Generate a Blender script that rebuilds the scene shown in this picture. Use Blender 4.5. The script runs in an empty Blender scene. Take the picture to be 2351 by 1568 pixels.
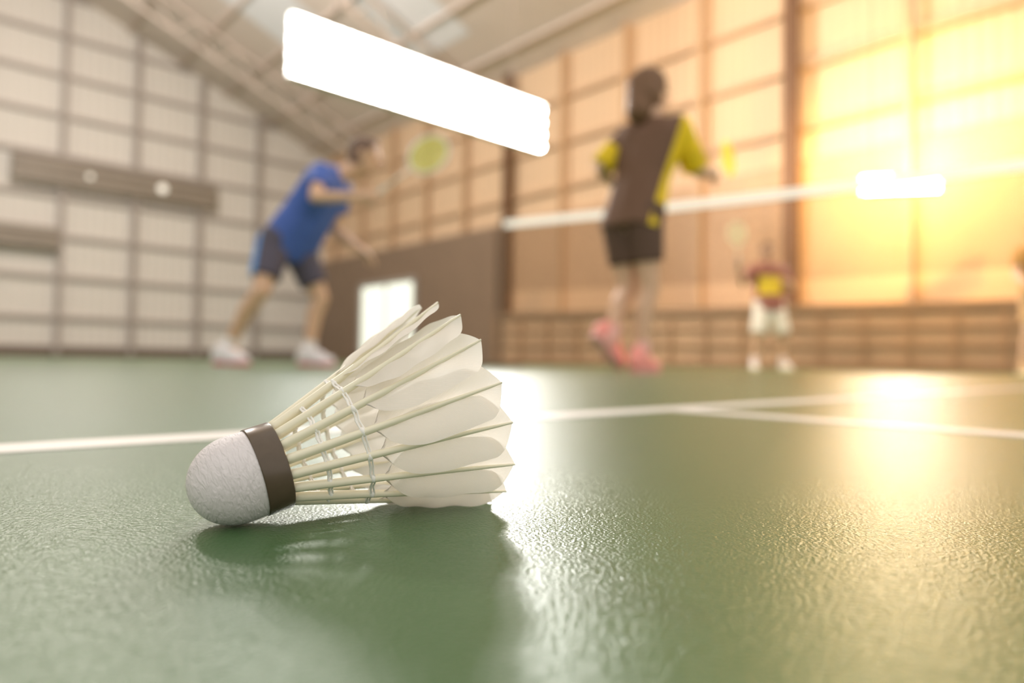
import bpy, bmesh, math, random
from mathutils import Vector, Matrix
random.seed(7)
S = bpy.context.scene
COL = S.collection
try:
    S.view_settings.view_transform = 'Standard'
except Exception:
    pass

# ------------------------------------------------------------ materials
def nodes_of(m):
    m.use_nodes = True
    nt = m.node_tree
    return nt, nt.nodes, nt.links

def mth(nt, op, a, b=None, c=None):
    n = nt.nodes.new('ShaderNodeMath'); n.operation = op
    for i, v in enumerate((a, b, c)):
        if v is None: continue
        if isinstance(v, (int, float)): n.inputs[i].default_value = v
        else: nt.links.new(v, n.inputs[i])
    return n.outputs[0]

def mixc(nt, fac, c1, c2):
    n = nt.nodes.new('ShaderNodeMix'); n.data_type = 'RGBA'
    if isinstance(fac, (int, float)): n.inputs[0].default_value = fac
    else: nt.links.new(fac, n.inputs[0])
    for i, c in ((6, c1), (7, c2)):
        if isinstance(c, (tuple, list)): n.inputs[i].default_value = (*c, 1) if len(c) == 3 else c
        else: nt.links.new(c, n.inputs[i])
    return n.outputs[2]

def pmat(name, col, rough=0.6, var=0.12, scale=20, bump=0.0, bscale=200, bdist=0.001, spec=0.5, sss=0.0, emit=0.0):
    m = bpy.data.materials.new(name)
    nt, N, L = nodes_of(m)
    b = N['Principled BSDF']
    tc = N.new('ShaderNodeTexCoord')
    no = N.new('ShaderNodeTexNoise'); no.inputs['Scale'].default_value = scale; no.inputs['Detail'].default_value = 3
    L.new(tc.outputs['Object'], no.inputs['Vector'])
    c2 = tuple(x * (1 - var * 2) for x in col)
    L.new(mixc(nt, no.outputs['Fac'], col, c2), b.inputs['Base Color'])
    b.inputs['Roughness'].default_value = rough
    b.inputs['Specular IOR Level'].default_value = spec
    if bump > 0:
        n2 = N.new('ShaderNodeTexNoise'); n2.inputs['Scale'].default_value = bscale; n2.inputs['Detail'].default_value = 4
        L.new(tc.outputs['Object'], n2.inputs['Vector'])
        bp = N.new('ShaderNodeBump'); bp.inputs['Strength'].default_value = bump; bp.inputs['Distance'].default_value = bdist
        L.new(n2.outputs['Fac'], bp.inputs['Height']); L.new(bp.outputs[0], b.inputs['Normal'])
    if emit > 0:
        b.inputs['Emission Color'].default_value = (*col, 1); b.inputs['Emission Strength'].default_value = emit
    return m

def emat(name, col, strength):
    m = bpy.data.materials.new(name)
    nt, N, L = nodes_of(m)
    b = N['Principled BSDF']
    b.inputs['Base Color'].default_value = (*col, 1)
    b.inputs['Emission Color'].default_value = (*col, 1)
    b.inputs['Emission Strength'].default_value = strength
    return m

def corrugated(name, c1, c2, axis, period=0.2):
    m = bpy.data.materials.new(name)
    nt, N, L = nodes_of(m)
    b = N['Principled BSDF']
    tc = N.new('ShaderNodeTexCoord'); sp = N.new('ShaderNodeSeparateXYZ'); L.new(tc.outputs['Object'], sp.inputs[0])
    s = mth(nt, 'SINE', mth(nt, 'MULTIPLY', sp.outputs[axis], 2 * math.pi / period))
    f = mth(nt, 'MULTIPLY_ADD', s, 0.5, 0.5)
    no = N.new('ShaderNodeTexNoise'); no.inputs['Scale'].default_value = 0.6
    L.new(tc.outputs['Object'], no.inputs['Vector'])
    f2 = mth(nt, 'MULTIPLY', mth(nt, 'POWER', f, 4), mth(nt, 'ADD', no.outputs['Fac'], 0.3))
    L.new(mixc(nt, f2, c1, c2), b.inputs['Base Color'])
    b.inputs['Roughness'].default_value = 0.6
    bp = N.new('ShaderNodeBump'); bp.inputs['Strength'].default_value = 0.4; bp.inputs['Distance'].default_value = 0.03
    L.new(f, bp.inputs['Height']); L.new(bp.outputs[0], b.inputs['Normal'])
    return m

# ------------------------------------------------------------ mesh helpers
def link(o, parent=None):
    COL.objects.link(o)
    if parent is not None: o.parent = parent
    return o

def mesh_obj(name, verts, faces, mat, parent=None, smooth=False):
    me = bpy.data.meshes.new(name); me.from_pydata([tuple(v) for v in verts], [], faces); me.update()
    if smooth:
        for p in me.polygons: p.use_smooth = True
    o = bpy.data.objects.new(name, me)
    if mat: me.materials.append(mat)
    return link(o, parent)

def bm_obj(name, bm, mat, parent=None, smooth=False):
    me = bpy.data.meshes.new(name); bm.to_mesh(me); bm.free()
    if smooth:
        for p in me.polygons: p.use_smooth = True
    o = bpy.data.objects.new(name, me)
    if mat: me.materials.append(mat)
    return link(o, parent)

def empty(name, loc=(0, 0, 0)):
    e = bpy.data.objects.new(name, None); e.empty_display_size = 0.05
    COL.objects.link(e); e.location = loc
    return e

def meta(o, label, cat, group=None):
    o['label'] = label; o['category'] = cat
    if group: o['group'] = group

def bm_box(bm, c, s):
    r = bmesh.ops.create_cube(bm, size=1.0)
    for v in r['verts']:
        v.co = Vector((v.co.x * s[0] + c[0], v.co.y * s[1] + c[1], v.co.z * s[2] + c[2]))

def frame_from(p1, p2):
    d = (p2 - p1).normalized()
    q = Vector((0, 0, 1)).rotation_difference(d)
    return q.to_matrix().to_4x4()

def bm_cone(bm, p1, r1, p2, r2, seg=16, caps=True):
    p1 = Vector(p1); p2 = Vector(p2); L = (p2 - p1).length
    M = Matrix.Translation((p1 + p2) / 2) @ frame_from(p1, p2)
    bmesh.ops.create_cone(bm, cap_ends=True, segments=seg, radius1=r1, radius2=r2, depth=L, matrix=M)

def bm_ball(bm, c, r, rot=None, u=16, v=10):
    if isinstance(r, (int, float)): r = (r, r, r)
    M = Matrix.Translation(Vector(c)) @ (rot.to_4x4() if rot else Matrix.Identity(4)) @ Matrix.Diagonal((*r, 1))
    bmesh.ops.create_uvsphere(bm, u_segments=u, v_segments=v, radius=1.0, matrix=M)

def bm_caps(bm, p1, r1, p2, r2, e1=True, e2=True):
    bm_cone(bm, p1, r1, p2, r2)
    if e1: bm_ball(bm, p1, r1)
    if e2: bm_ball(bm, p2, r2)

def tube_path(bm, pts, r, seg=8, closed=False):
    n = len(pts); rings = []
    pts = [Vector(p) for p in pts]
    ref = Vector((0.123, 0.321, 1)).normalized()
    for i, p in enumerate(pts):
        a = pts[i - 1] if (i > 0 or closed) else p
        b = pts[(i + 1) % n] if (i < n - 1 or closed) else p
        t = (b - a).normalized()
        x = t.cross(ref).normalized(); y = t.cross(x).normalized()
        rr = r[i] if isinstance(r, (list, tuple)) else r
        rings.append([bm.verts.new(p + x * rr * math.cos(2 * math.pi * k / seg) + y * rr * math.sin(2 * math.pi * k / seg)) for k in range(seg)])
    m = n if closed else n - 1
    for i in range(m):
        A = rings[i]; B = rings[(i + 1) % n]
        for k in range(seg):
            bm.faces.new((A[k], A[(k + 1) % seg], B[(k + 1) % seg], B[k]))
    if not closed:
        bm.faces.new(rings[0][::-1]); bm.faces.new(rings[-1])

def remeshed(name, bm, mat, parent, voxel=0.008, smooth_it=4):
    o = bm_obj(name, bm, None, None, False)
    md = o.modifiers.new('r', 'REMESH'); md.mode = 'VOXEL'; md.voxel_size = voxel
    if smooth_it:
        ms = o.modifiers.new('s', 'SMOOTH'); ms.factor = 0.5; ms.iterations = smooth_it
    dg = bpy.context.evaluated_depsgraph_get(); dg.update()
    me = bpy.data.meshes.new_from_object(o.evaluated_get(dg))
    o.modifiers.clear(); old = o.data; o.data = me; bpy.data.meshes.remove(old)
    me.name = name
    for p in me.polygons: p.use_smooth = True
    me.materials.clear(); me.materials.append(mat)
    if parent is not None: o.parent = parent
    return o

# ------------------------------------------------------------ hall frame
A = Vector((0.741, 0.671, 0)); NV = Vector((-0.671, 0.741, 0))
ANG = math.atan2(0.671, 0.741)
def hall(s, n, z=0): return A * s + NV * n + Vector((0, 0, z))
def hbox(name, s, n, z, ss, sn, sz, mat, parent=None):
    bm = bmesh.new(); bm_box(bm, (0, 0, 0), (ss, sn, sz))
    o = bm_obj(name, bm, mat, parent)
    o.location = hall(s, n, z); o.rotation_euler = (0, 0, ANG)
    return o
trim_i = [0]
def trim(s, n, z, ss, sn, sz, mat):
    trim_i[0] += 1
    o = hbox('trim_%d' % trim_i[0], s, n, z, ss, sn, sz, mat); o['kind'] = 'structure'
    return o

# ---- floor material
def floor_mat():
    m = bpy.data.materials.new('green_court_vinyl')
    nt, N, L = nodes_of(m); b = N['Principled BSDF']
    tc = N.new('ShaderNodeTexCoord')
    n1 = N.new('ShaderNodeTexNoise'); n1.inputs['Scale'].default_value = 3; n1.inputs['Detail'].default_value = 4
    L.new(tc.outputs['Object'], n1.inputs['Vector'])
    L.new(mixc(nt, n1.outputs['Fac'], (0.044, 0.125, 0.042), (0.075, 0.142, 0.046)), b.inputs['Base Color'])
    b.inputs['Roughness'].default_value = 0.28
    b.inputs['Specular IOR Level'].default_value = 0.45
    v = N.new('ShaderNodeTexVoronoi'); v.feature = 'SMOOTH_F1'; v.inputs['Scale'].default_value = 1250
    w = N.new('ShaderNodeTexNoise'); w.inputs['Scale'].default_value = 850; w.inputs['Detail'].default_value = 4
    w2 = N.new('ShaderNodeTexNoise'); w2.inputs['Scale'].default_value = 300; w2.inputs['Detail'].default_value = 2
    for t in (v, w, w2): L.new(tc.outputs['Object'], t.inputs['Vector'])
    h = mth(nt, 'ADD', mth(nt, 'MULTIPLY', v.outputs['Distance'], 0.5), w.outputs['Fac'])
    h = mth(nt, 'ADD', h, mth(nt, 'MULTIPLY', w2.outputs['Fac'], 0.5))
    bp = N.new('ShaderNodeBump'); bp.inputs['Strength'].default_value = 0.75; bp.inputs['Distance'].default_value = 0.00040
    L.new(h, bp.inputs['Height']); L.new(bp.outputs[0], b.inputs['Normal'])
    return m
fl = mesh_obj('floor', [hall(-16, -6), hall(12.2, -6), hall(12.2, 24.2), hall(-16, 24.2)], [(0, 1, 2, 3)], floor_mat())
fl['kind'] = 'structure'

white_line = pmat('white_line_paint', (0.76, 0.73, 0.68), 0.4, 0.05, 60, 0.3, 500, 0.0003)
T = Vector((0.172, 0.759, 0))
sT = T.dot(A); nT = T.dot(NV)
trim(sT + 1.0, nT, 0.0004, 9.0, 0.04, 0.0008, white_line)
trim(sT, nT - 1.5 - 0.02, 0.0004, 0.04, 3.0, 0.0008, white_line)

# ---- walls
H = 7.6; SL = 0.404; RS = -2.0
def rz(s): return H + SL * (12 - s) if s > RS else H + SL * (12 - RS) - SL * (RS - s)
wl_mat = corrugated('pale_grey_wall_sheet', (0.80, 0.755, 0.70), (0.68, 0.63, 0.58), 0, 0.25)
wr_mat = corrugated('glow_tinted_tan_wall_sheet', (0.82, 0.59, 0.39), (0.70, 0.48, 0.30), 1, 0.22)  # tan sheet; the orange tint puts the warm glow into its colour
steel = pmat('haze_lightened_brown_grey_steel', (0.47, 0.41, 0.37), 0.6, 0.1, 4)  # dark steel lightened: the hazy veil is put into its colour
roof_steel = pmat('haze_lightened_pinkish_steel', (0.80, 0.67, 0.59), 0.6, 0.1, 4)  # lightened almost to the roof tone, haze painted into the colour
steel_w = pmat('tan_steel', (0.66, 0.445, 0.275), 0.6, 0.1, 4)
steel_d = pmat('dark_brown_column', (0.18, 0.09, 0.042), 0.6, 0.1, 4)
dark = pmat('dark_baseboard', (0.20, 0.15, 0.115), 0.6, 0.1, 4)

prof = [(-16, 0), (12, 0), (12, rz(12)), (RS, rz(RS)), (-16, rz(-16))]
vs = [Vector((s, 0, z)) for s, z in prof] + [Vector((s, 0.2, z)) for s, z in prof]
fs = [(0, 1, 2, 3, 4), (9, 8, 7, 6, 5)] + [(i, i + 5, (i + 1) % 5 + 5, (i + 1) % 5) for i in range(5)]
wl = mesh_obj('wall_left', vs, fs, wl_mat); wl.location = NV * 24; wl.rotation_euler = (0, 0, ANG); wl['kind'] = 'structure'
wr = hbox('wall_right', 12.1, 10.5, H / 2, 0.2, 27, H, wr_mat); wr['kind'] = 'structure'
bl = hbox('baseboard_left', -2, 23.93, 0.16, 28, 0.1, 0.32, dark); bl['kind'] = 'structure'
lower = pmat('tan_lower_panel', (0.66, 0.42, 0.25), 0.55, 0.08, 1.5)
lower_d = pmat('dark_brown_lower_panel', (0.30, 0.205, 0.14), 0.55, 0.1, 1.5)
trim(11.93, (13.2 - 2.95) / 2, 1.85, 0.1, 13.2 + 2.95, 3.7, lower)
trim(11.66, (13.5 + 23.6) / 2, 1.80, 0.1, 23.6 - 13.5, 3.6, lower_d)
# left wall columns and girts
s = 12 - 2.6
while s > -12:
    trim(s, 23.87, rz(s) / 2, 0.15, 0.2, rz(s) - 0.1, steel); s -= 1.95
z = 1.15
while z < 12.5:
    smax = 12 if z < H else 12 - (z - H) / SL
    smin = -14
    trim((smax + smin) / 2, 23.93, z, smax - smin - 0.1, 0.12, 0.12, steel); z += 1.2
# right wall columns and girts
n = 1.83; k = 0
while n < 23.5:
    big = (k == 2 or k == 6)
    trim(11.8 if not big else 11.72, n + 0.0, H / 2, 0.14, 0.24 if big else 0.09, H - 0.05, steel_d if big else steel_w); n += 1.9; k += 1
z = 4.3
while z < H - 0.2:
    trim(11.93, 10.5, z, 0.1, 26.8, 0.09, steel_w); z += 1.1
# roof
roof_mat = pmat('haze_paled_pinkish_roof_sheet', (0.84, 0.72, 0.64), 0.6, 0.10, 0.8)  # roof colour paled to carry the haze under the roof
def roof_piece(name, s0, s1):
    vs = [hall(s0, 6, rz(s0)), hall(s1, 6, rz(s1)), hall(s1, 24, rz(s1)), hall(s0, 24, rz(s0))]
    vs += [v + Vector((0, 0, 0.12)) for v in vs]
    o = mesh_obj(name, vs, [(0, 1, 2, 3), (7, 6, 5, 4), (0, 4, 5, 1), (1, 5, 6, 2), (2, 6, 7, 3), (3, 7, 4, 0)], roof_mat)
    o['kind'] = 'structure'
roof_piece('ceiling', RS, 12.2); roof_piece('ceiling.001', -16, RS)
for i in range(9):
    s0 = 11.2 - i * 1.5
    trim(s0, 15, rz(s0) - 0.06, 0.10, 18, 0.10, roof_steel)
for nn in (14.5, 20.5):
    trim_i[0] += 1
    bm = bmesh.new()
    for off in (0.25, 1.0):
        tube_path(bm, [hall(11.9, nn, rz(11.9) - off), hall(RS, nn, rz(RS) - off)], 0.045)
    for j in range(12):
        s0 = 11.9 - j * 1.15; s1 = s0 - 0.57; s2 = s0 - 1.15
        tube_path(bm, [hall(s0, nn, rz(s0) - 0.25), hall(s1, nn, rz(s1) - 1.0)], 0.025)
        tube_path(bm, [hall(s1, nn, rz(s1) - 1.0), hall(s2, nn, rz(s2) - 0.25)], 0.025)
    o = bm_obj('trim_%d' % trim_i[0], bm, roof_steel); o['kind'] = 'structure'
sky_m = emat('skylight_sheet', (0.76, 0.75, 0.75), 0.13)
for i, (n0, n1, s0, s1) in enumerate(((16.9, 19.0, 3.5, 8.6), (13.2, 15.4, 4.5, 10.4), (9.0, 11.0, 4.5, 10.0))):
    vs = [hall(s0, n0, rz(s0) - .02), hall(s1, n0, rz(s1) - .02), hall(s1, n1, rz(s1) - .02), hall(s0, n1, rz(s0) - .02)]
    o = mesh_obj('window_%d' % (i + 1), vs, [(0, 1, 2, 3)], sky_m); o['kind'] = 'structure'
# bright doorway with frame and mullion
bm = bmesh.new()
bm_box(bm, (0, 0, 1.22), (0.06, 3.0, 2.44))
d = bm_obj('door_1', bm, emat('daylight_doorway', (0.95, 1.0, 0.88), 0.8)); d['kind'] = 'structure'
d.location = hall(11.57, 18.7, 0); d.rotation_euler = (0, 0, ANG)
for nn, w_, zc, hh in ((17.1, .14, 1.25, 2.5), (20.3, .14, 1.25, 2.5), (18.7, .06, 1.22, 2.44), (18.7, 3.3, 2.52, .12)):
    trim(11.52, nn, zc, .08, w_, hh, steel)

# ---- long louvred panels on the left wall
panel_m = pmat('olive_brown_panel', (0.30, 0.245, 0.19), 0.5, 0.15, 2)
panel_l = pmat('pale_strip', (0.45, 0.38, 0.31), 0.5, 0.1, 2)
bulb = emat('small_round_light', (1, 0.95, 0.85), 0.6)
def wall_panel(s0, s1, z0, z1, lights):
    root = empty('wall_panel', hall((s0 + s1) / 2, 23.7, z0)); root.rotation_euler = (0, 0, ANG)
    meta(root, 'long dark louvred panel fixed across the grid wall', 'panel')
    bm = bmesh.new(); bm_box(bm, (0, 0, (z1 - z0) / 2), (s1 - s0, 0.16, z1 - z0)); bm_obj('panel_board', bm, panel_m, root)
    for f in (0.15, 0.5, 0.85):
        bm = bmesh.new(); bm_box(bm, (0, -0.1, (z1 - z0) * f), (s1 - s0 - 0.1, 0.05, 0.07)); bm_obj('louvre', bm, panel_l, root)
    for ls, lr in lights:
        bm = bmesh.new(); bm_ball(bm, (ls - (s0 + s1) / 2, -0.16, (z1 - z0) * 0.5), (lr, 0.08, lr)); o = bm_obj('round_light', bm, bulb, root, True)
wall_panel(2.3, 7.9, 5.0, 5.8, ((4.2, .08), (6.2, .14)))
wall_panel(0.6, 3.5, 3.1, 3.75, ())

# ---- low barrier beyond the net
bar_rail = pmat('brown_barrier_rail', (0.30, 0.18, 0.10), 0.5, 0.1, 3)
bar_mid = pmat('tan_barrier_joint', (0.42, 0.26, 0.15), 0.5, 0.1, 3)
bar_pan = pmat('tan_barrier_panel', (0.54, 0.35, 0.21), 0.5, 0.2, 2)
p0 = Vector((-0.35, 13.75, 0)); p1 = Vector((8.2, 8.85, 0)); bl_ = (p1 - p0).length
root = empty('barrier_fence', p0); root.rotation_euler = (0, 0, math.atan2(p1.y - p0.y, p1.x - p0.x))
meta(root, 'low brown barrier with dark top rail and brick-like panels', 'barrier')
bm = bmesh.new(); bm_box(bm, (bl_ / 2, 0, 0.97), (bl_, 0.08, 0.12)); bm_obj('top_rail', bm, bar_rail, root)
bm = bmesh.new(); bm_box(bm, (bl_ / 2, 0, 0.05), (bl_, 0.08, 0.10)); bm_obj('bottom_rail', bm, bar_rail, root)
for zz in (0.38, 0.66):
    bm = bmesh.new(); bm_box(bm, (bl_ / 2, 0, zz), (bl_, 0.05, 0.03)); bm_obj('middle_rail', bm, bar_mid, root)
bm = bmesh.new(); bm_box(bm, (bl_ / 2, 0.03, 0.5), (bl_, 0.02, 0.84)); bm_obj('infill_panel', bm, bar_pan, root)
i = 0
while i * 0.6 <= bl_:
    bm = bmesh.new(); bm_box(bm, (i * 0.6, -0.01, 0.48), (0.03, 0.05, 0.95)); bm_obj('post', bm, bar_mid, root); i += 1

# ---- badminton net
def net_mat():
    m = bpy.data.materials.new('brown_netting'); nt, N, L = nodes_of(m); b = N['Principled BSDF']
    b.inputs['Base Color'].default_value = (0.17, 0.09, 0.045, 1); b.inputs['Roughness'].default_value = 0.8
    tc = N.new('ShaderNodeTexCoord'); sp = N.new('ShaderNodeSeparateXYZ'); L.new(tc.outputs['Object'], sp.inputs[0])
    fx = mth(nt, 'LESS_THAN', mth(nt, 'FRACT', mth(nt, 'MULTIPLY', sp.outputs[0], 50)), 0.18)
    fz = mth(nt, 'LESS_THAN', mth(nt, 'FRACT', mth(nt, 'MULTIPLY', sp.outputs[2], 50)), 0.18)
    L.new(mth(nt, 'MAXIMUM', fx, fz), b.inputs['Alpha'])
    return m
n0 = Vector((-0.10, 7.22, 0)); n1 = Vector((4.97, 3.83, 0)); nl = (n1 - n0).length
root = empty('badminton_net', n0); root.rotation_euler = (0, 0, math.atan2(n1.y - n0.y, n1.x - n0.x))
meta(root, 'badminton net with white top tape and dark posts', 'net')
tape = pmat('white_net_tape', (0.98, 0.94, 0.85), 0.7, 0.02, 20, emit=0.40)  # emission lifts the poorly lit tape; it is no light source
def sag(x): return 1.55 - 0.03 * math.sin(math.pi * x / nl)
NS = 40
bm = bmesh.new()
row = []
for i in range(NS + 1):
    x = nl * i / NS; z = sag(x)
    row.append([bm.verts.new((x, dy, z + dz)) for dy, dz in ((-.006, 0), (.006, 0), (.006, -.075), (-.006, -.075))])
for i in range(NS):
    for k in range(4): bm.faces.new((row[i][k], row[i][(k + 1) % 4], row[i + 1][(k + 1) % 4], row[i + 1][k]))
bm.faces.new(row[0]); bm.faces.new(row[-1][::-1])
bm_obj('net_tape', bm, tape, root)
vs = []; fs = []
for i in range(NS + 1):
    x = nl * i / NS; vs += [(x, 0, sag(x) - .075), (x, 0, sag(x) - .76)]
for i in range(NS): fs.append((2 * i, 2 * i + 2, 2 * i + 3, 2 * i + 1))
mesh_obj('netting', vs, fs, net_mat(), root)
post_m = pmat('dark_net_post', (0.22, 0.14, 0.09), 0.4, 0.1, 5)
for x in (-0.03, nl + 0.03):
    bm = bmesh.new(); bm_cone(bm, (x, 0, 0.03), 0.028, (x, 0, 1.56), 0.026); bm_ball(bm, (x, 0, 1.56), 0.03)
    bm_box(bm, (x, 0, 0.02), (0.35, 0.35, 0.04)); bm_obj('net_post', bm, post_m, root)

# ---- hanging lamp bank
tube_e = emat('fluorescent_tube_glow', (1.0, 0.98, 0.93), 46.0)
house = pmat('white_lamp_housing', (0.85, 0.85, 0.82), 0.4, 0.03, 3)
def lamp_bank(loc, ang, length, height, nsec, nrow, tubemat, label, cable_top, cr, cmat):
    root = empty('hanging_lamp', loc); root.rotation_euler = (0, 0, ang)
    meta(root, label, 'lamp')
    bm = bmesh.new(); bm_box(bm, (length / 2, 0.06, 0), (length, 0.05, height))
    bm_box(bm, (length / 2, 0.01, height / 2), (length, 0.14, 0.02)); bm_box(bm, (length / 2, 0.01, -height / 2), (length, 0.14, 0.02))
    bm_obj('lamp_housing', bm, house, root)
    r = height / nrow * 0.27
    seclen = length / nsec
    first = None
    for i in range(nsec):
        for j in range(nrow):
            zc = -height / 2 + height * (j + .5) / nrow
            if first is None:
                bm = bmesh.new(); bm_caps(bm, (0.02 + r, 0, 0), r, (seclen - 0.02 - r, 0, 0), r)
                o = bm_obj('fluorescent_tube', bm, tubemat, root, True); first = o
            else:
                o = first.copy(); COL.objects.link(o)
            o.location = (i * seclen, 0, zc)
    for x in (length * 0.15, length * 0.85):
        bm = bmesh.new(); bm_cone(bm, (x, 0.06, height / 2), cr, (x, 0.06, cable_top), cr, 8)
        bm_obj('suspension_cable', bm, cmat, root)
lamp_bank((-3.0, 8.91, 4.2), ANG, 4.73, 0.84, 3, 4, tube_e, 'long white bank of glowing fluorescent tubes hung over the court', 4.4, 0.012, steel)
lamp_bank((4.90, 9.55, 2.60), -0.22, 1.0, 0.24, 1, 2, emat('warm_tube_glow', (1.0, 0.95, 0.86), 150.0), 'short glowing lamp hanging near the orange-tinted wall', 4.9, 0.004, steel_d)

# ------------------------------------------------------------ shuttlecock
shut = empty('shuttlecock')
meta(shut, 'white feather shuttlecock with brown band lying on green court', 'shuttlecock')
yaw = math.radians(32); tilt = math.radians(16.4)
axis = Vector((math.cos(yaw) * math.cos(tilt), math.sin(yaw) * math.cos(tilt), math.sin(tilt)))
upv = Vector((0, 0, 1)); xax = upv.cross(axis).normalized(); yax = axis.cross(xax).normalized()
M = Matrix((xax, yax, axis)).transposed().to_4x4(); M.translation = Vector((-0.0815, 0.2065, 0.0137))
shut.matrix_world = M

def cork_mat():
    m = bpy.data.materials.new('white_kid_leather_cork'); nt, N, L = nodes_of(m); b = N['Principled BSDF']
    b.inputs['Base Color'].default_value = (0.76, 0.72, 0.73, 1); b.inputs['Roughness'].default_value = 0.55
    tc = N.new('ShaderNodeTexCoord'); mp = N.new('ShaderNodeMapping'); mp.inputs['Scale'].default_value = (1, 1, 3.2)
    mp.inputs['Rotation'].default_value = (0.3, 0.2, 0)
    L.new(tc.outputs['Object'], mp.inputs[0])
    n1 = N.new('ShaderNodeTexNoise'); n1.inputs['Scale'].default_value = 330; n1.inputs['Detail'].default_value = 4; n1.inputs['Distortion'].default_value = 0.8
    L.new(mp.outputs[0], n1.inputs['Vector'])
    bp = N.new('ShaderNodeBump'); bp.inputs['Strength'].default_value = 0.8; bp.inputs['Distance'].default_value = 0.0008
    L.new(n1.outputs['Fac'], bp.inputs['Height']); L.new(bp.outputs[0], b.inputs['Normal'])
    return m
def lathe(name, prof, mat, parent, seg=96):
    bm = bmesh.new(); rings = []
    for r, z in prof:
        if r < 1e-6: rings.append([bm.verts.new((0, 0, z))])
        else: rings.append([bm.verts.new((r * math.cos(2 * math.pi * k / seg), r * math.sin(2 * math.pi * k / seg), z)) for k in range(seg)])
    for i in range(len(rings) - 1):
        a, b = rings[i], rings[i + 1]
        for k in range(seg):
            k2 = (k + 1) % seg
            if len(a) == 1: bm.faces.new((a[0], b[k2], b[k]))
            elif len(b) == 1: bm.faces.new((a[k], a[k2], b[0]))
            else: bm.faces.new((a[k], a[k2], b[k2], b[k]))
    return bm_obj(name, bm, mat, parent, True)
R = 0.0134
pf = [(0, -0.0145)]
for i in range(1, 25):
    t = (i / 24) * math.pi / 2
    pf.append((R * math.sin(t) ** 0.96, -0.0145 * math.cos(t)))
pf += [(R, 0.002), (R * 0.995, 0.0045), (R * 0.99, 0.0118), (R * 0.96, 0.0122), (0, 0.0122)]
lathe('cork_base', pf, cork_mat(), shut)
bandm = pmat('dark_brown_glossy_band', (0.12, 0.085, 0.055), 0.25, 0.15, 200, 0.08, 300, 0.0002)
lathe('band', [(R * 0.98, 0.0046), (R + .00022, 0.0046), (R + .0003, 0.0050), (R + .0003, 0.0121), (R + .0001, 0.0124), (R * 0.95, 0.0124)], bandm, shut)

def feather_mat():
    m = bpy.data.materials.new('goose_feather_vane'); nt, N, L = nodes_of(m)
    for x in list(N): N.remove(x)
    out = N.new('ShaderNodeOutputMaterial')
    tc = N.new('ShaderNodeTexCoord'); sp = N.new('ShaderNodeSeparateXYZ'); L.new(tc.outputs['Object'], sp.inputs[0])
    c = mth(nt, 'SUBTRACT', sp.outputs[1], mth(nt, 'MULTIPLY', mth(nt, 'ABSOLUTE', sp.outputs[0]), 1.5))
    no = N.new('ShaderNodeTexNoise'); no.inputs['Scale'].default_value = 150; L.new(tc.outputs['Object'], no.inputs['Vector'])
    c = mth(nt, 'ADD', c, mth(nt, 'MULTIPLY', no.outputs['Fac'], 0.0012))
    s = mth(nt, 'MULTIPLY_ADD', mth(nt, 'SINE', mth(nt, 'MULTIPLY', c, 2 * math.pi / 0.00062)), 0.5, 0.5)
    col = mixc(nt, s, (0.99, 0.965, 0.925), (0.935, 0.90, 0.85))
    bp = N.new('ShaderNodeBump'); bp.inputs['Strength'].default_value = 0.3; bp.inputs['Distance'].default_value = 0.0002
    L.new(s, bp.inputs['Height'])
    df = N.new('ShaderNodeBsdfDiffuse'); tr = N.new('ShaderNodeBsdfTranslucent'); gl = N.new('ShaderNodeBsdfGlossy'); gl.inputs['Roughness'].default_value = 0.45
    for n_ in (df, tr): L.new(col, n_.inputs['Color'])
    for n_ in (df, gl): L.new(bp.outputs[0], n_.inputs['Normal'])
    m1 = N.new('ShaderNodeMixShader'); m1.inputs[0].default_value = 0.50; L.new(df.outputs[0], m1.inputs[1]); L.new(tr.outputs[0], m1.inputs[2])
    m2 = N.new('ShaderNodeMixShader'); m2.inputs[0].default_value = 0.04; L.new(m1.outputs[0], m2.inputs[1]); L.new(gl.outputs[0], m2.inputs[2])
    L.new(m2.outputs[0], out.inputs[0])
    return m
FM = feather_mat()
QM = pmat('cream_quill', (0.93, 0.88, 0.69), 0.35, 0.05, 150)
TM = pmat('glazed_white_thread', (0.97, 0.95, 0.90), 0.45, 0.03, 300, 0.3, 900, 0.0003)
z0, z1 = 0.0115, 0.0760; r0, r1 = 0.0108, 0.0364
FL = math.hypot(z1 - z0, r1 - r0)
def rad_at(z): return r0 + (r1 - r0) * (z - z0) / (z1 - z0)
VB = 0.0262
def vane_mesh():
    NU, NVv = 18, 30; vs = []; fs = []
    for j in range(NVv + 1):
        s_ = j / NVv
        for i in range(-NU, NU + 1):
            v = i / NU
            W = 0.0110 if v < 0 else 0.0102
            pr = (1 - (1 - min(s_ / 0.48, 1)) ** 2) ** 0.55
            pr = (0.05 + 0.95 * pr) * (1 - 0.04 * max(0, s_ - .7) / .3)
            drop = 0.0058 if v < 0 else 0.0046
            yt = FL - (drop * abs(v) ** 1.1 + 0.0020 * abs(v) ** 9)
            yb = VB + 0.003 * abs(v)
            y = yb + (yt - yb) * s_
            x = v * W * pr
            zz = x * 0.26 - x * x * 12 + 0.0003 * math.sin(y * 500 + x * 300)
            vs.append((x, y, zz))
    w = 2 * NU + 1
    for j in range(NVv):
        for i in range(w - 1):
            fs.append((j * w + i, j * w + i + 1, (j + 1) * w + i + 1, (j + 1) * w + i))
    return vs, fs
def quill_bm():
    bm = bmesh.new(); pts = []; rr = []
    for i in range(21):
        t = i / 20
        pts.append((0, t * (FL + 0.0001), 0.0005 - 0.0012 * math.sin(math.pi * t) * 0.3)); rr.append(0.00125 * (1 - t) ** 0.75 + 0.00034)
    tube_path(bm, pts, rr, 10)
    return bm
vsv, fsv = vane_mesh()
fe0 = None
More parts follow.
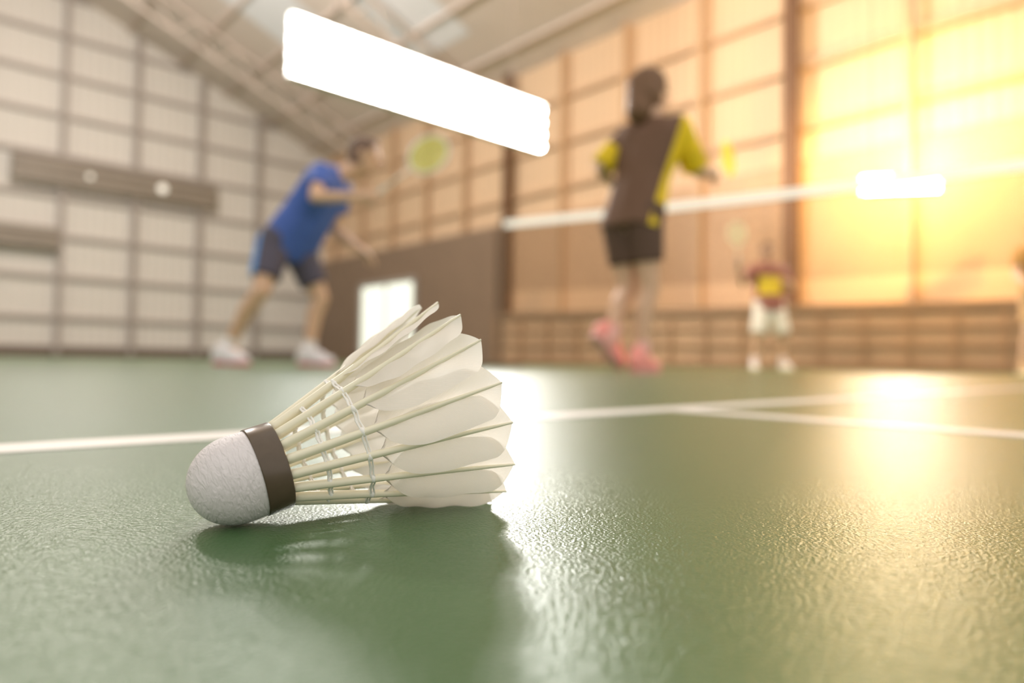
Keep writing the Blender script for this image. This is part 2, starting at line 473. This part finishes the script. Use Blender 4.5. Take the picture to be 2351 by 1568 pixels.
for k in range(16):
    th = 2 * math.pi * (k + 0.35) / 16
    er = Vector((math.cos(th), math.sin(th), 0)); et = Vector((-math.sin(th), math.cos(th), 0)); ez = Vector((0, 0, 1))
    ey = (ez * (z1 - z0) + er * (r1 - r0)).normalized(); en = et.cross(ey).normalized()
    if en.dot(er) < 0: et = -et; en = -en
    et = ey.cross(en).normalized()
    MM = Matrix((et, ey, en)).transposed().to_4x4(); MM.translation = er * r0 + ez * z0
    MM = MM @ Matrix.Rotation(math.radians(random.uniform(-3, 3)), 4, 'Y') @ Matrix.Rotation(math.radians(random.uniform(-0.8, 0.8)), 4, 'Z')
    if fe0 is None:
        fe0 = mesh_obj('feather', vsv, fsv, FM, shut, True)
        q0 = bm_obj('quill', quill_bm(), QM, fe0, True); q0['label'] = 'pale yellow quill'
        fe0.matrix_local = MM
    else:
        f = fe0.copy(); COL.objects.link(f); f.parent = shut; f.matrix_local = MM
        q = q0.copy(); COL.objects.link(q); q.parent = f
for zc in (z0 + 0.0112, z0 + 0.0228):
    bm = bmesh.new()
    for off, dz in ((0.0011, 0.0004), (-0.0009, -0.0003), (0.0010, -0.0006)):
        pts = []
        for i in range(64):
            th = 2 * math.pi * (i / 64 * 16 + 0.35) / 16
            ph = (i % 4) / 4
            dip = -0.0010 * math.sin(math.pi * ph) * (1 if off > 0 else -1)
            rr = rad_at(zc) * (1 - 0.008 * math.sin(math.pi * ph)) + off + dip
            pts.append((rr * math.cos(th), rr * math.sin(th), zc + dz + 0.0002 * math.sin(i * 2.1)))
        tube_path(bm, pts, 0.00033, 6, True)
    for k in range(16):
        th = 2 * math.pi * (k + 0.35) / 16; rr = rad_at(zc)
        bm_ball(bm, (rr * math.cos(th), rr * math.sin(th), zc - 0.0001), (0.00160, 0.00160, 0.0011), None, 12, 8)
    bm_obj('thread_ring', bm, TM, shut, True)

# ------------------------------------------------------------ people
skin = pmat('skin_tan', (0.80, 0.50, 0.33), 0.5, 0.06, 12)
eye_m = pmat('dark_eye', (0.05, 0.03, 0.02), 0.2, 0.05, 50)
lip_m = pmat('lip', (0.55, 0.25, 0.2), 0.5, 0.05, 50)

def add_hand(bm, wr, d, pn, curl, side):
    d = d.normalized(); pn = (pn - d * pn.dot(d)).normalized(); sd = d.cross(pn).normalized() * side
    rot = Matrix((sd, d, pn)).transposed()
    bm_ball(bm, wr + d * 0.05, (0.042, 0.055, 0.018), rot)
    bm_caps(bm, wr, 0.026, wr + d * 0.03, 0.026)
    for i, Ln in enumerate((0.072, 0.08, 0.075, 0.06)):
        p = wr + d * 0.082 + sd * (i - 1.5) * 0.0215; r = 0.0095; ang = 0.0
        for j, f in enumerate((0.45, 0.3, 0.25)):
            ang += curl * (0.7 if j == 0 else 1.0)
            dirv = d * math.cos(ang) + pn * math.sin(ang)
            q = p + dirv * Ln * f
            bm_caps(bm, p, r, q, r * 0.92); p = q; r *= 0.92
    p = wr + d * 0.03 - sd * 0.034
    q = p + (d * 0.7 - sd * 0.6 + pn * 0.4).normalized() * 0.045
    t = q + (d * 0.9 - sd * 0.1 + pn * (0.5 + curl * .4)).normalized() * 0.035
    bm_caps(bm, p, 0.014, q, 0.011); bm_caps(bm, q, 0.011, t, 0.0095)

def person(origin, J, face, label, shirt_m, shorts_m, hair_m, shoe_m, sole_m, sock_m, sleeve=0.6, short_len=0.72,
           hair='short', curl_l=0.35, curl_r=1.0, hl=None, hr=None, width=1.0, ss=1.0):
    J = {k: Vector(v) for k, v in J.items()}
    root = empty('person', origin); meta(root, label, 'person')
    f = Vector(face).normalized(); neck_dir = (J['head'] - J['neck']).normalized()
    s_ = f.cross(neck_dir).normalized(); u_ = s_.cross(f).normalized()
    hr3 = Matrix((s_, f, u_)).transposed()
    c = J['head']
    def lerp(a, b, t): return a + (b - a) * t
    cs = (J['sh_l'] + J['sh_r']) / 2; ch = (J['hip_l'] + J['hip_r']) / 2
    bm = bmesh.new()
    bm_ball(bm, c + u_ * 0.02, (0.077, 0.097, 0.098), hr3)
    bm_ball(bm, c - u_ * 0.045 + f * 0.018, (0.058, 0.068, 0.07), hr3)
    bm_ball(bm, c - u_ * 0.095 + f * 0.055, (0.027, 0.026, 0.022), hr3)
    bm_caps(bm, c + f * 0.09 + u_ * 0.01, 0.010, c + f * 0.112 - u_ * 0.028, 0.015)
    bm_caps(bm, c + f * 0.085 + u_ * 0.028 - s_ * 0.035, 0.012, c + f * 0.085 + u_ * 0.028 + s_ * 0.035, 0.012)
    for sg in (-1, 1): bm_ball(bm, c + s_ * sg * 0.080 - u_ * 0.008 - f * 0.005, (0.010, 0.020, 0.032), hr3)
    bm_caps(bm, c - u_ * 0.06 - f * 0.02, 0.054, J['neck'], 0.058)
    bm_caps(bm, J['neck'], 0.058, cs, 0.09)
    bm_caps(bm, lerp(cs, J['sh_l'], .92), 0.058, lerp(cs, J['sh_r'], .92), 0.058)
    for a_, b_ in (('sh_l', 'hip_l'), ('sh_r', 'hip_r')):
        q1 = lerp(cs, J[a_], .55); q2 = lerp(cs, ch, .5) + (J[b_] - ch) * 0.6
        bm_caps(bm, q1 - (cs - ch) * 0.1, 0.10 * width, q2, 0.092 * width); bm_caps(bm, q2, 0.092 * width, lerp(ch, J[b_], .8), 0.098 * width)
    bm_caps(bm, lerp(cs, ch, .12), 0.11 * width, ch, 0.105 * width)
    for sd in 'lr':
        bm_caps(bm, J['sh_' + sd], 0.056, lerp(J['sh_' + sd], J['el_' + sd], .5), 0.047)
        bm_caps(bm, lerp(J['sh_' + sd], J['el_' + sd], .5), 0.047, J['el_' + sd], 0.037)
        m1 = lerp(J['el_' + sd], J['wr_' + sd], .3)
        bm_caps(bm, J['el_' + sd], 0.037, m1, 0.040); bm_caps(bm, m1, 0.040, J['wr_' + sd], 0.025)
        bm_caps(bm, J['hip_' + sd], 0.092 * width, J['kn_' + sd], 0.057)
        m2 = lerp(J['kn_' + sd], J['an_' + sd], .32); back = -f * 0.016; back.z = 0
        bm_caps(bm, J['kn_' + sd], 0.055, m2 + back, 0.054); bm_caps(bm, m2 + back, 0.054, J['an_' + sd], 0.035)
        bm_caps(bm, J['an_' + sd], 0.035, lerp(J['an_' + sd], J['toe_' + sd], .6), 0.028)
    for sd, cu, hd, sg in (('l', curl_l, hl, -1), ('r', curl_r, hr, 1)):
        dd = (J['wr_' + sd] - J['el_' + sd]).normalized()
        if hd is None: hd = ((0, 0, -1),)
        pn = Vector(hd[0])
        if len(hd) > 1: dd = Vector(hd[1]).normalized()
        if abs(pn.normalized().dot(dd)) > .95: pn = Vector((0.3, 1, 0.1))
        add_hand(bm, J['wr_' + sd], dd, pn, cu, sg)
    remeshed('body', bm, skin, root, 0.0065, 3)
    for sg in (-1, 1):
        bm = bmesh.new(); bm_ball(bm, c + f * 0.090 + u_ * 0.006 + s_ * sg * 0.031, (0.013, 0.007, 0.008), hr3); bm_obj('eye', bm, eye_m, root, True)
    bm = bmesh.new(); bm_ball(bm, c + f * 0.084 - u_ * 0.062, (0.024, 0.009, 0.008), hr3); bm_obj('mouth', bm, lip_m, root, True)
    bm = bmesh.new()
    bm_ball(bm, c + u_ * 0.034 - f * 0.012, (0.086, 0.100, 0.096), hr3)
    bm_ball(bm, c - u_ * 0.01 - f * 0.035, (0.083, 0.075, 0.085), hr3)
    bm_caps(bm, c + f * 0.06 + u_ * 0.085 - s_ * .03, 0.026, c + f * 0.06 + u_ * 0.085 + s_ * .03, 0.026)
    if hair == 'long':
        bm_ball(bm, c - u_ * 0.02 - f * 0.03, (0.106, 0.092, 0.125), hr3)
        bm_ball(bm, c + u_ * 0.045 - f * 0.012, (0.106, 0.112, 0.110), hr3)
        bm_caps(bm, c + u_ * 0.05 - f * 0.08, 0.06, c - u_ * 0.13 - f * 0.085, 0.075)
    remeshed('hair', bm, hair_m, root, 0.007, 2)
    bm = bmesh.new()
    bm_caps(bm, J['neck'] * .35 + cs * .65, 0.078, cs, 0.105)
    bm_caps(bm, lerp(cs, J['sh_l'], .92), 0.074, lerp(cs, J['sh_r'], .92), 0.074)
    hem = ch - (cs - ch) * 0.10
    for a_, b_ in (('sh_l', 'hip_l'), ('sh_r', 'hip_r')):
        q1 = lerp(cs, J[a_], .58) - (cs - ch) * 0.08; q2 = lerp(cs, ch, .5) + (J[b_] - ch) * 0.72
        q3 = hem + (J[b_] - ch) * 0.85
        bm_caps(bm, q1, 0.120 * width, q2, 0.115 * width); bm_caps(bm, q2, 0.115 * width, q3, 0.130 * width, True, False)
    bm_caps(bm, lerp(cs, ch, .12), 0.128 * width, hem, 0.135 * width, True, False)
    for sd in 'lr':
        e = lerp(J['sh_' + sd], J['el_' + sd], sleeve)
        bm_caps(bm, J['sh_' + sd], 0.072, e, 0.070, True, False)
    remeshed('shirt', bm, shirt_m, root, 0.009, 3)
    bm = bmesh.new()
    bm_caps(bm, J['hip_l'] + (cs - ch) * .08, 0.118 * width, J['hip_r'] + (cs - ch) * .08, 0.118 * width)
    for sd in 'lr':
        e = lerp(J['hip_' + sd], J['kn_' + sd], short_len)
        bm_caps(bm, J['hip_' + sd], 0.116 * width, e, 0.098 * width, True, False)
    remeshed('shorts', bm, shorts_m, root, 0.009, 3)
    for sd in 'lr':
        an = J['an_' + sd]; toe = J['toe_' + sd]; h = J['heel_' + sd]
        fw = (toe - h).normalized(); sdv = fw.cross(Vector((0, 0, 1))).normalized(); up = sdv.cross(fw).normalized()
        if up.z < 0: up = -up
        L = (toe - h).length
        bm = bmesh.new()
        def P(x, y, zz): return h + fw * x * L + sdv * y * ss + up * zz * ss
        bm_caps(bm, P(.10, 0, .048), 0.040 * ss, P(.55, 0, .045), 0.042 * ss)
        bm_caps(bm, P(.55, -.008, .036), 0.038 * ss, P(.86, -.004, .030), 0.030 * ss)
        bm_caps(bm, P(.55, .012, .036), 0.036 * ss, P(.84, .008, .030), 0.030 * ss)
        bm_caps(bm, P(.08, 0, .06), 0.036 * ss, P(.22, 0, .10), 0.040 * ss, True, False)
        bm_caps(bm, P(.22, 0, .085), 0.040 * ss, P(.6, 0, .055), 0.033 * ss)
        sh = remeshed('shoe', bm, shoe_m, root, 0.007, 2)
        bm = bmesh.new()
        ring = []
        outline = [(0.0, .0), (.03, .028), (.2, .036), (.45, .034), (.65, .045), (.85, .042), (.97, .022), (1.0, 0)]
        outl = outline + [(x, -y) for x, y in outline[-2:0:-1]]
        for zz in (0.0, 0.022):
            ring.append([bm.verts.new(P(x, y, zz)) for x, y in outl])
        m_ = len(outl)
        for k in range(m_): bm.faces.new((ring[0][k], ring[0][(k + 1) % m_], ring[1][(k + 1) % m_], ring[1][k]))
        bm.faces.new(ring[0][::-1]); bm.faces.new(ring[1])
        bm_obj('shoe_sole', bm, sole_m, sh)
        bm = bmesh.new(); kk = (J['kn_' + sd] - an).normalized()
        bm_caps(bm, an - kk * 0.02, 0.043, an + kk * 0.07, 0.043, True, False)
        remeshed('sock', bm, sock_m, root, 0.008, 2)
    return root

def racket(loc, tip, face_n, frame_m, string_m, grip_m, label):
    loc = Vector(loc); tip = Vector(tip); d = (tip - loc).normalized(); n_ = Vector(face_n); n_ = (n_ - d * n_.dot(d)).normalized(); s2 = d.cross(n_).normalized()
    root = empty('badminton_racket', loc); root.matrix_world = Matrix.Translation(loc) @ Matrix((s2, d, n_)).transposed().to_4x4()
    meta(root, label, 'racket')
    L = (tip - loc).length; a, b = 0.110, 0.138; cy = L - b
    bm = bmesh.new(); tube_path(bm, [(a * math.sin(t), cy + b * math.cos(t), 0) for t in [2 * math.pi * i / 48 for i in range(48)]], 0.0085, 8, True)
    bm_obj('racket_frame', bm, frame_m, root, True)
    bm = bmesh.new(); bm_cone(bm, (0, 0.16, 0), 0.0075, (0, cy - b, 0), 0.0065, 10); bm_obj('racket_shaft', bm, frame_m, root, True)
    bm = bmesh.new(); bm_cone(bm, (0, 0, 0), 0.016, (0, 0.015, 0), 0.0145, 8); bm_cone(bm, (0, 0.015, 0), 0.0145, (0, 0.165, 0), 0.012, 8); bm_obj('racket_grip', bm, grip_m, root)
    bm = bmesh.new()
    for i in range(-9, 10):
        x = i * 0.0108; h = b * math.sqrt(max(0, 1 - (x / a) ** 2))
        if h > .01: bm_box(bm, (x, cy, 0), (0.0045, 2 * h, 0.0020))
    for i in range(-12, 13):
        y = i * 0.0108; h = a * math.sqrt(max(0, 1 - (y / b) ** 2))
        if h > .01: bm_box(bm, (0, cy + y, 0), (2 * h, 0.0045, 0.0020))
    bm_obj('racket_strings', bm, string_m, root)
    return root

def split_mat(name, c1, c2, cx, cz, thr, rough=0.7):
    m = bpy.data.materials.new(name); nt, N, L = nodes_of(m); b = N['Principled BSDF']
    tc = N.new('ShaderNodeTexCoord'); sp = N.new('ShaderNodeSeparateXYZ'); L.new(tc.outputs['Object'], sp.inputs[0])
    e = mth(nt, 'ADD', mth(nt, 'MULTIPLY', sp.outputs[0], cx), mth(nt, 'MULTIPLY', sp.outputs[2], cz))
    L.new(mixc(nt, mth(nt, 'GREATER_THAN', e, thr), c1, c2), b.inputs['Base Color']); b.inputs['Roughness'].default_value = rough
    return m

white_shoe = pmat('white_shoe', (0.92, 0.86, 0.87), 0.5, 0.08, 30)
red_sole = pmat('red_sole', (0.70, 0.16, 0.18), 0.5, 0.08, 30)
white_sock = pmat('white_sock', (0.9, 0.87, 0.85), 0.8, 0.05, 30)
pink_shoe = pmat('pink_shoe', (1.0, 0.36, 0.30), 0.5, 0.08, 30, emit=0.08)  # slight emission brightens the shoe, which gives no light itself
hair_br = pmat('dark_brown_hair', (0.22, 0.13, 0.09), 0.6, 0.2, 60)
hair_bk = pmat('haze_browned_black_hair', (0.24, 0.12, 0.055), 0.6, 0.2, 60)  # black hair; the warm haze is mixed into its brown colour

# player in blue
O1 = Vector((-1.60, 4.6, 0))
J1 = dict(head=(.575, -.0, 1.435), neck=(.45, 0, 1.31), sh_l=(.385, .17, 1.26), sh_r=(.33, -.16, 1.27),
          el_r=(.35, -.34, 1.065), wr_r=(.62, -.29, 1.085), el_l=(.32, .24, .97), wr_l=(.53, .20, .82),
          hip_l=(.12, .09, .80), hip_r=(.01, -.09, .80), kn_r=(-.02, -.22, .48), an_r=(-.26, -.12, .13),
          heel_r=(-.34, -.14, .0), toe_r=(-.09, -.20, 0.0), kn_l=(.27, .12, .47), an_l=(.20, .10, .11),
          heel_l=(.14, .09, 0), toe_l=(.40, .04, 0))
sh_blue = pmat('royal_blue_shirt', (0.09, 0.18, 0.62), 0.7, 0.2, 8)
so1 = split_mat('navy_shorts_blue_stripe', (0.10, 0.085, 0.12), (0.14, 0.38, 0.85), -1, 0, 0.045)
P1 = person(O1, J1, (1, .02, -.1), 'person in blue shirt and navy shorts crouching forward holding racket', sh_blue, so1, hair_br, white_shoe, red_sole, white_sock,
            hl=((0.2, -.3, -1),), hr=((0.15, 0.9, 0.1), (1, 0.05, 0.05)), curl_r=1.1, ss=1.15)
yg = pmat('yellow_green_string', (0.92, 0.90, 0.22), 0.5, 0.05, 50)
yf = pmat('yellow_frame', (1.0, 0.82, 0.05), 0.4, 0.05, 50, emit=0.25)  # emission added so the racket stands out against the bright wall
wf = pmat('white_frame', (0.95, 0.93, 0.86), 0.4, 0.05, 50)
pf_ = pmat('pale_yellow_frame', (1.0, 0.92, 0.60), 0.4, 0.05, 50, emit=0.2)  # frame and soles brightened by added emission, not real glow
gm = pmat('white_grip', (0.8, 0.78, 0.72), 0.7, 0.05, 50)
h1 = O1 + Vector((.70, -.262, 1.095))
d1 = Vector((.36, -.03, .275)).normalized()
racket(h1 - d1 * 0.06, h1 + d1 * 0.58, (0.1, -1, 0.15), wf, yg, gm, 'badminton racket with yellow-green strings held forward')

# player in brown shirt
O2 = Vector((.70, 3.8, 0))
J2 = dict(head=(.065, .03, 1.585), neck=(.07, .0, 1.45), sh_l=(-.045, .10, 1.36), sh_r=(.205, -.06, 1.36),
          el_r=(.335, .05, 1.15), wr_r=(.50, .26, 1.20), el_l=(-.205, .10, 1.175), wr_l=(-.08, .32, 1.12),
          hip_l=(-.095, .05, .84), hip_r=(.02, -.05, .85), kn_l=(-.045, .07, .47), an_l=(-.15, -.02, .20),
          heel_l=(-.26, -.06, .20), toe_l=(-.09, .05, 0.01), kn_r=(.055, -.03, .47), an_r=(.015, -.05, .11),
          heel_r=(-.035, -.10, 0), toe_r=(.125, .10, 0))
sh_br = split_mat('brown_shirt_yellow_side', (0.17, 0.085, 0.048), (1.0, 0.68, 0.01), 1, -.32, -.235)
so2 = pmat('dark_brown_shorts', (0.14, 0.075, 0.048), 0.7, 0.15, 8)
P2 = person(O2, J2, (.95, .35, -.02), 'person in brown shirt with yellow side panel waiting at the net', sh_br, so2, hair_bk, pink_shoe, pmat('pink_sole', (1.0, .5, .45), .5, .1, 20), pmat('pink_sock', (.95, .55, .47), .8, .05, 30),
            hair='long', hr=((-.8, .4, -.2), (.40, .85, .25)), hl=((.5, .3, -.5),), curl_r=1.1, sleeve=0.8, short_len=0.62, width=.94, ss=1.2)
slm = pmat('yellow_sleeve', (1.0, 0.68, 0.01), 0.7, 0.1, 10)
for sd in 'lr':
    a = Vector(J2['sh_' + sd]); b = Vector(J2['el_' + sd]); bm = bmesh.new()
    bm_caps(bm, a + (b - a) * 0.45, 0.078, a + (b - a) * 0.95, 0.074, False, False); remeshed('sleeve', bm, slm, P2, 0.008, 2)
h2 = O2 + Vector((.515, .34, 1.235)); d2 = Vector((.22, .38, .20)).normalized()
racket(h2 - d2 * 0.06, h2 + d2 * 0.58, (.72, -.70, 0.0), yf, yf, gm, 'yellow badminton racket pointed toward the net')

# far player in maroon
O3 = Vector((3.28, 8.7, 0))
J3 = dict(head=(-.04, -.03, 1.50), neck=(-.03, .0, 1.36), sh_l=(.16, 0, 1.28), sh_r=(-.21, 0, 1.28),
          el_r=(-.38, -.08, 1.07), wr_r=(-.45, -.16, 1.27), el_l=(.27, -.05, 1.05), wr_l=(.12, -.24, 1.10),
          hip_l=(.085, 0, .80), hip_r=(-.085, 0, .80), kn_l=(.15, -.06, .44), an_l=(.17, .0, .10),
          heel_l=(.17, .05, 0), toe_l=(.21, -.2, 0), kn_r=(-.16, -.06, .44), an_r=(-.19, .0, .10), heel_r=(-.19, .05, 0), toe_r=(-.23, -.2, 0))
def chest_mat():
    m = bpy.data.materials.new('maroon_shirt_yellow_chest'); nt, N, L = nodes_of(m); b = N['Principled BSDF']
    tc = N.new('ShaderNodeTexCoord'); sp = N.new('ShaderNodeSeparateXYZ'); L.new(tc.outputs['Object'], sp.inputs[0])
    dz = mth(nt, 'ABSOLUTE', mth(nt, 'SUBTRACT', sp.outputs[2], 1.07)); dx = mth(nt, 'ABSOLUTE', mth(nt, 'ADD', sp.outputs[0], 0.03))
    e = mth(nt, 'MULTIPLY', mth(nt, 'LESS_THAN', dz, 0.12), mth(nt, 'LESS_THAN', dx, 0.14))
    L.new(mixc(nt, e, (0.40, 0.15, 0.11), (1.0, 0.74, 0.05)), b.inputs['Base Color']); return m
P3 = person(O3, J3, (-.1, -1, -.05), 'person in maroon shirt and white shorts raising a racket', chest_mat(), pmat('white_shorts', (0.95, 0.90, 0.8), .7, .05, 10), hair_bk, white_shoe, pf_, white_sock,
            hl=((0, .3, -1),), hr=((0, -1, 0), (0, -.1, 1)), short_len=0.95, curl_r=1.1)
h3 = O3 + Vector((-.45, -.19, 1.34))
racket(h3 - Vector((.0, 0, .06)), h3 + Vector((-.04, 0.0, .50)), (0, -1, 0), pf_, pf_, gm, 'pale yellow badminton racket held upright')

# player at the edge in orange
O4 = Vector((5.58, 7.2, 0))
J4 = dict(J3); J4['wr_r'] = (-.34, -.25, .95); J4['el_r'] = (-.28, -.05, 1.03)
P4 = person(O4, J4, (-.5, -1, -.05), 'person in orange shirt standing ready behind the net', pmat('orange_shirt', (0.85, 0.46, 0.12), .7, .1, 10), pmat('tan_shorts', (0.70, 0.42, 0.2), .7, .1, 10), hair_bk, pmat('tan_shoe', (0.7, 0.45, 0.25), .6, .1, 10), pf_, pmat('tan_sock', (.7, .45, .25), .8, .05, 30),
            hl=((0, .3, -1),), hr=((0, .3, -1),), curl_r=.4)

# ------------------------------------------------------------ lights
def point(name, loc, col, power, rad):
    l = bpy.data.lights.new(name, 'POINT'); l.color = col; l.energy = power; l.shadow_soft_size = rad
    o = bpy.data.objects.new(name, l); o.location = loc; COL.objects.link(o); return o
def spot(name, loc, target, col, power, rad, size, blend):
    l = bpy.data.lights.new(name, 'SPOT'); l.color = col; l.energy = power; l.shadow_soft_size = rad
    l.spot_size = math.radians(size); l.spot_blend = blend
    o = bpy.data.objects.new(name, l); o.location = loc
    o.rotation_euler = (Vector(target) - Vector(loc)).to_track_quat('-Z', 'Y').to_euler(); COL.objects.link(o); return o
point('warm_glow_fill', hall(10.75, 3.66, 3.15), (1.0, 0.70, 0.30), 300, 0.20)  # added fill for the flare burst and glow on the wall, no fixture
spot('wall_glow_fill', hall(5.5, 3.8, 7.0), hall(12, 3.8, 3.1), (1.0, 0.64, 0.22), 4300, 0.3, 42, 1.0)  # unseen spot added to put a hot glow on the right wall
spot('wall_glow_fill_wide', hall(3.0, 3.0, 9.0), hall(12, 4.5, 3.2), (1.0, 0.64, 0.31), 2000, 0.3, 110, 1.0)  # unseen wide spot added to warm the rest of the right wall
spot('added_shadow_spot', (-0.80, 10.25, 3.74), (-0.05, 0.2, 0.0), (1.0, 0.98, 0.94), 1600, 0.45, 20, 0.6)  # added in front of the lamp bank to sharpen the shuttlecock shadow
point('hall_fill', hall(2, 13, 8.0), (1.0, 0.92, 0.86), 2000, 0.5)  # unseen fill light added to brighten the hall
w = bpy.data.worlds.new('World'); S.world = w; w.use_nodes = True
bg = w.node_tree.nodes['Background']; bg.inputs[0].default_value = (1.0, 0.94, 0.87, 1); bg.inputs[1].default_value = 1.05

# ------------------------------------------------------------ camera
cam = bpy.data.cameras.new('camera'); co = bpy.data.objects.new('camera', cam); COL.objects.link(co)
th = 0.030; ph = 0.015
F = Vector((0, math.cos(th), math.sin(th))); U0 = Vector((0, -math.sin(th), math.cos(th))); R0 = Vector((1, 0, 0))
Rv = R0 * math.cos(ph) + U0 * math.sin(ph); Uv = U0 * math.cos(ph) - R0 * math.sin(ph)
Mc = Matrix((Rv, Uv, -F)).transposed().to_4x4(); Mc.translation = Vector((0, 0, 0.05)); co.matrix_world = Mc
cam.lens = 24; cam.sensor_width = 36; cam.clip_start = 0.005; cam.clip_end = 200
cam.dof.use_dof = True; cam.dof.focus_distance = 0.208; cam.dof.aperture_fstop = 5.5
S.camera = co
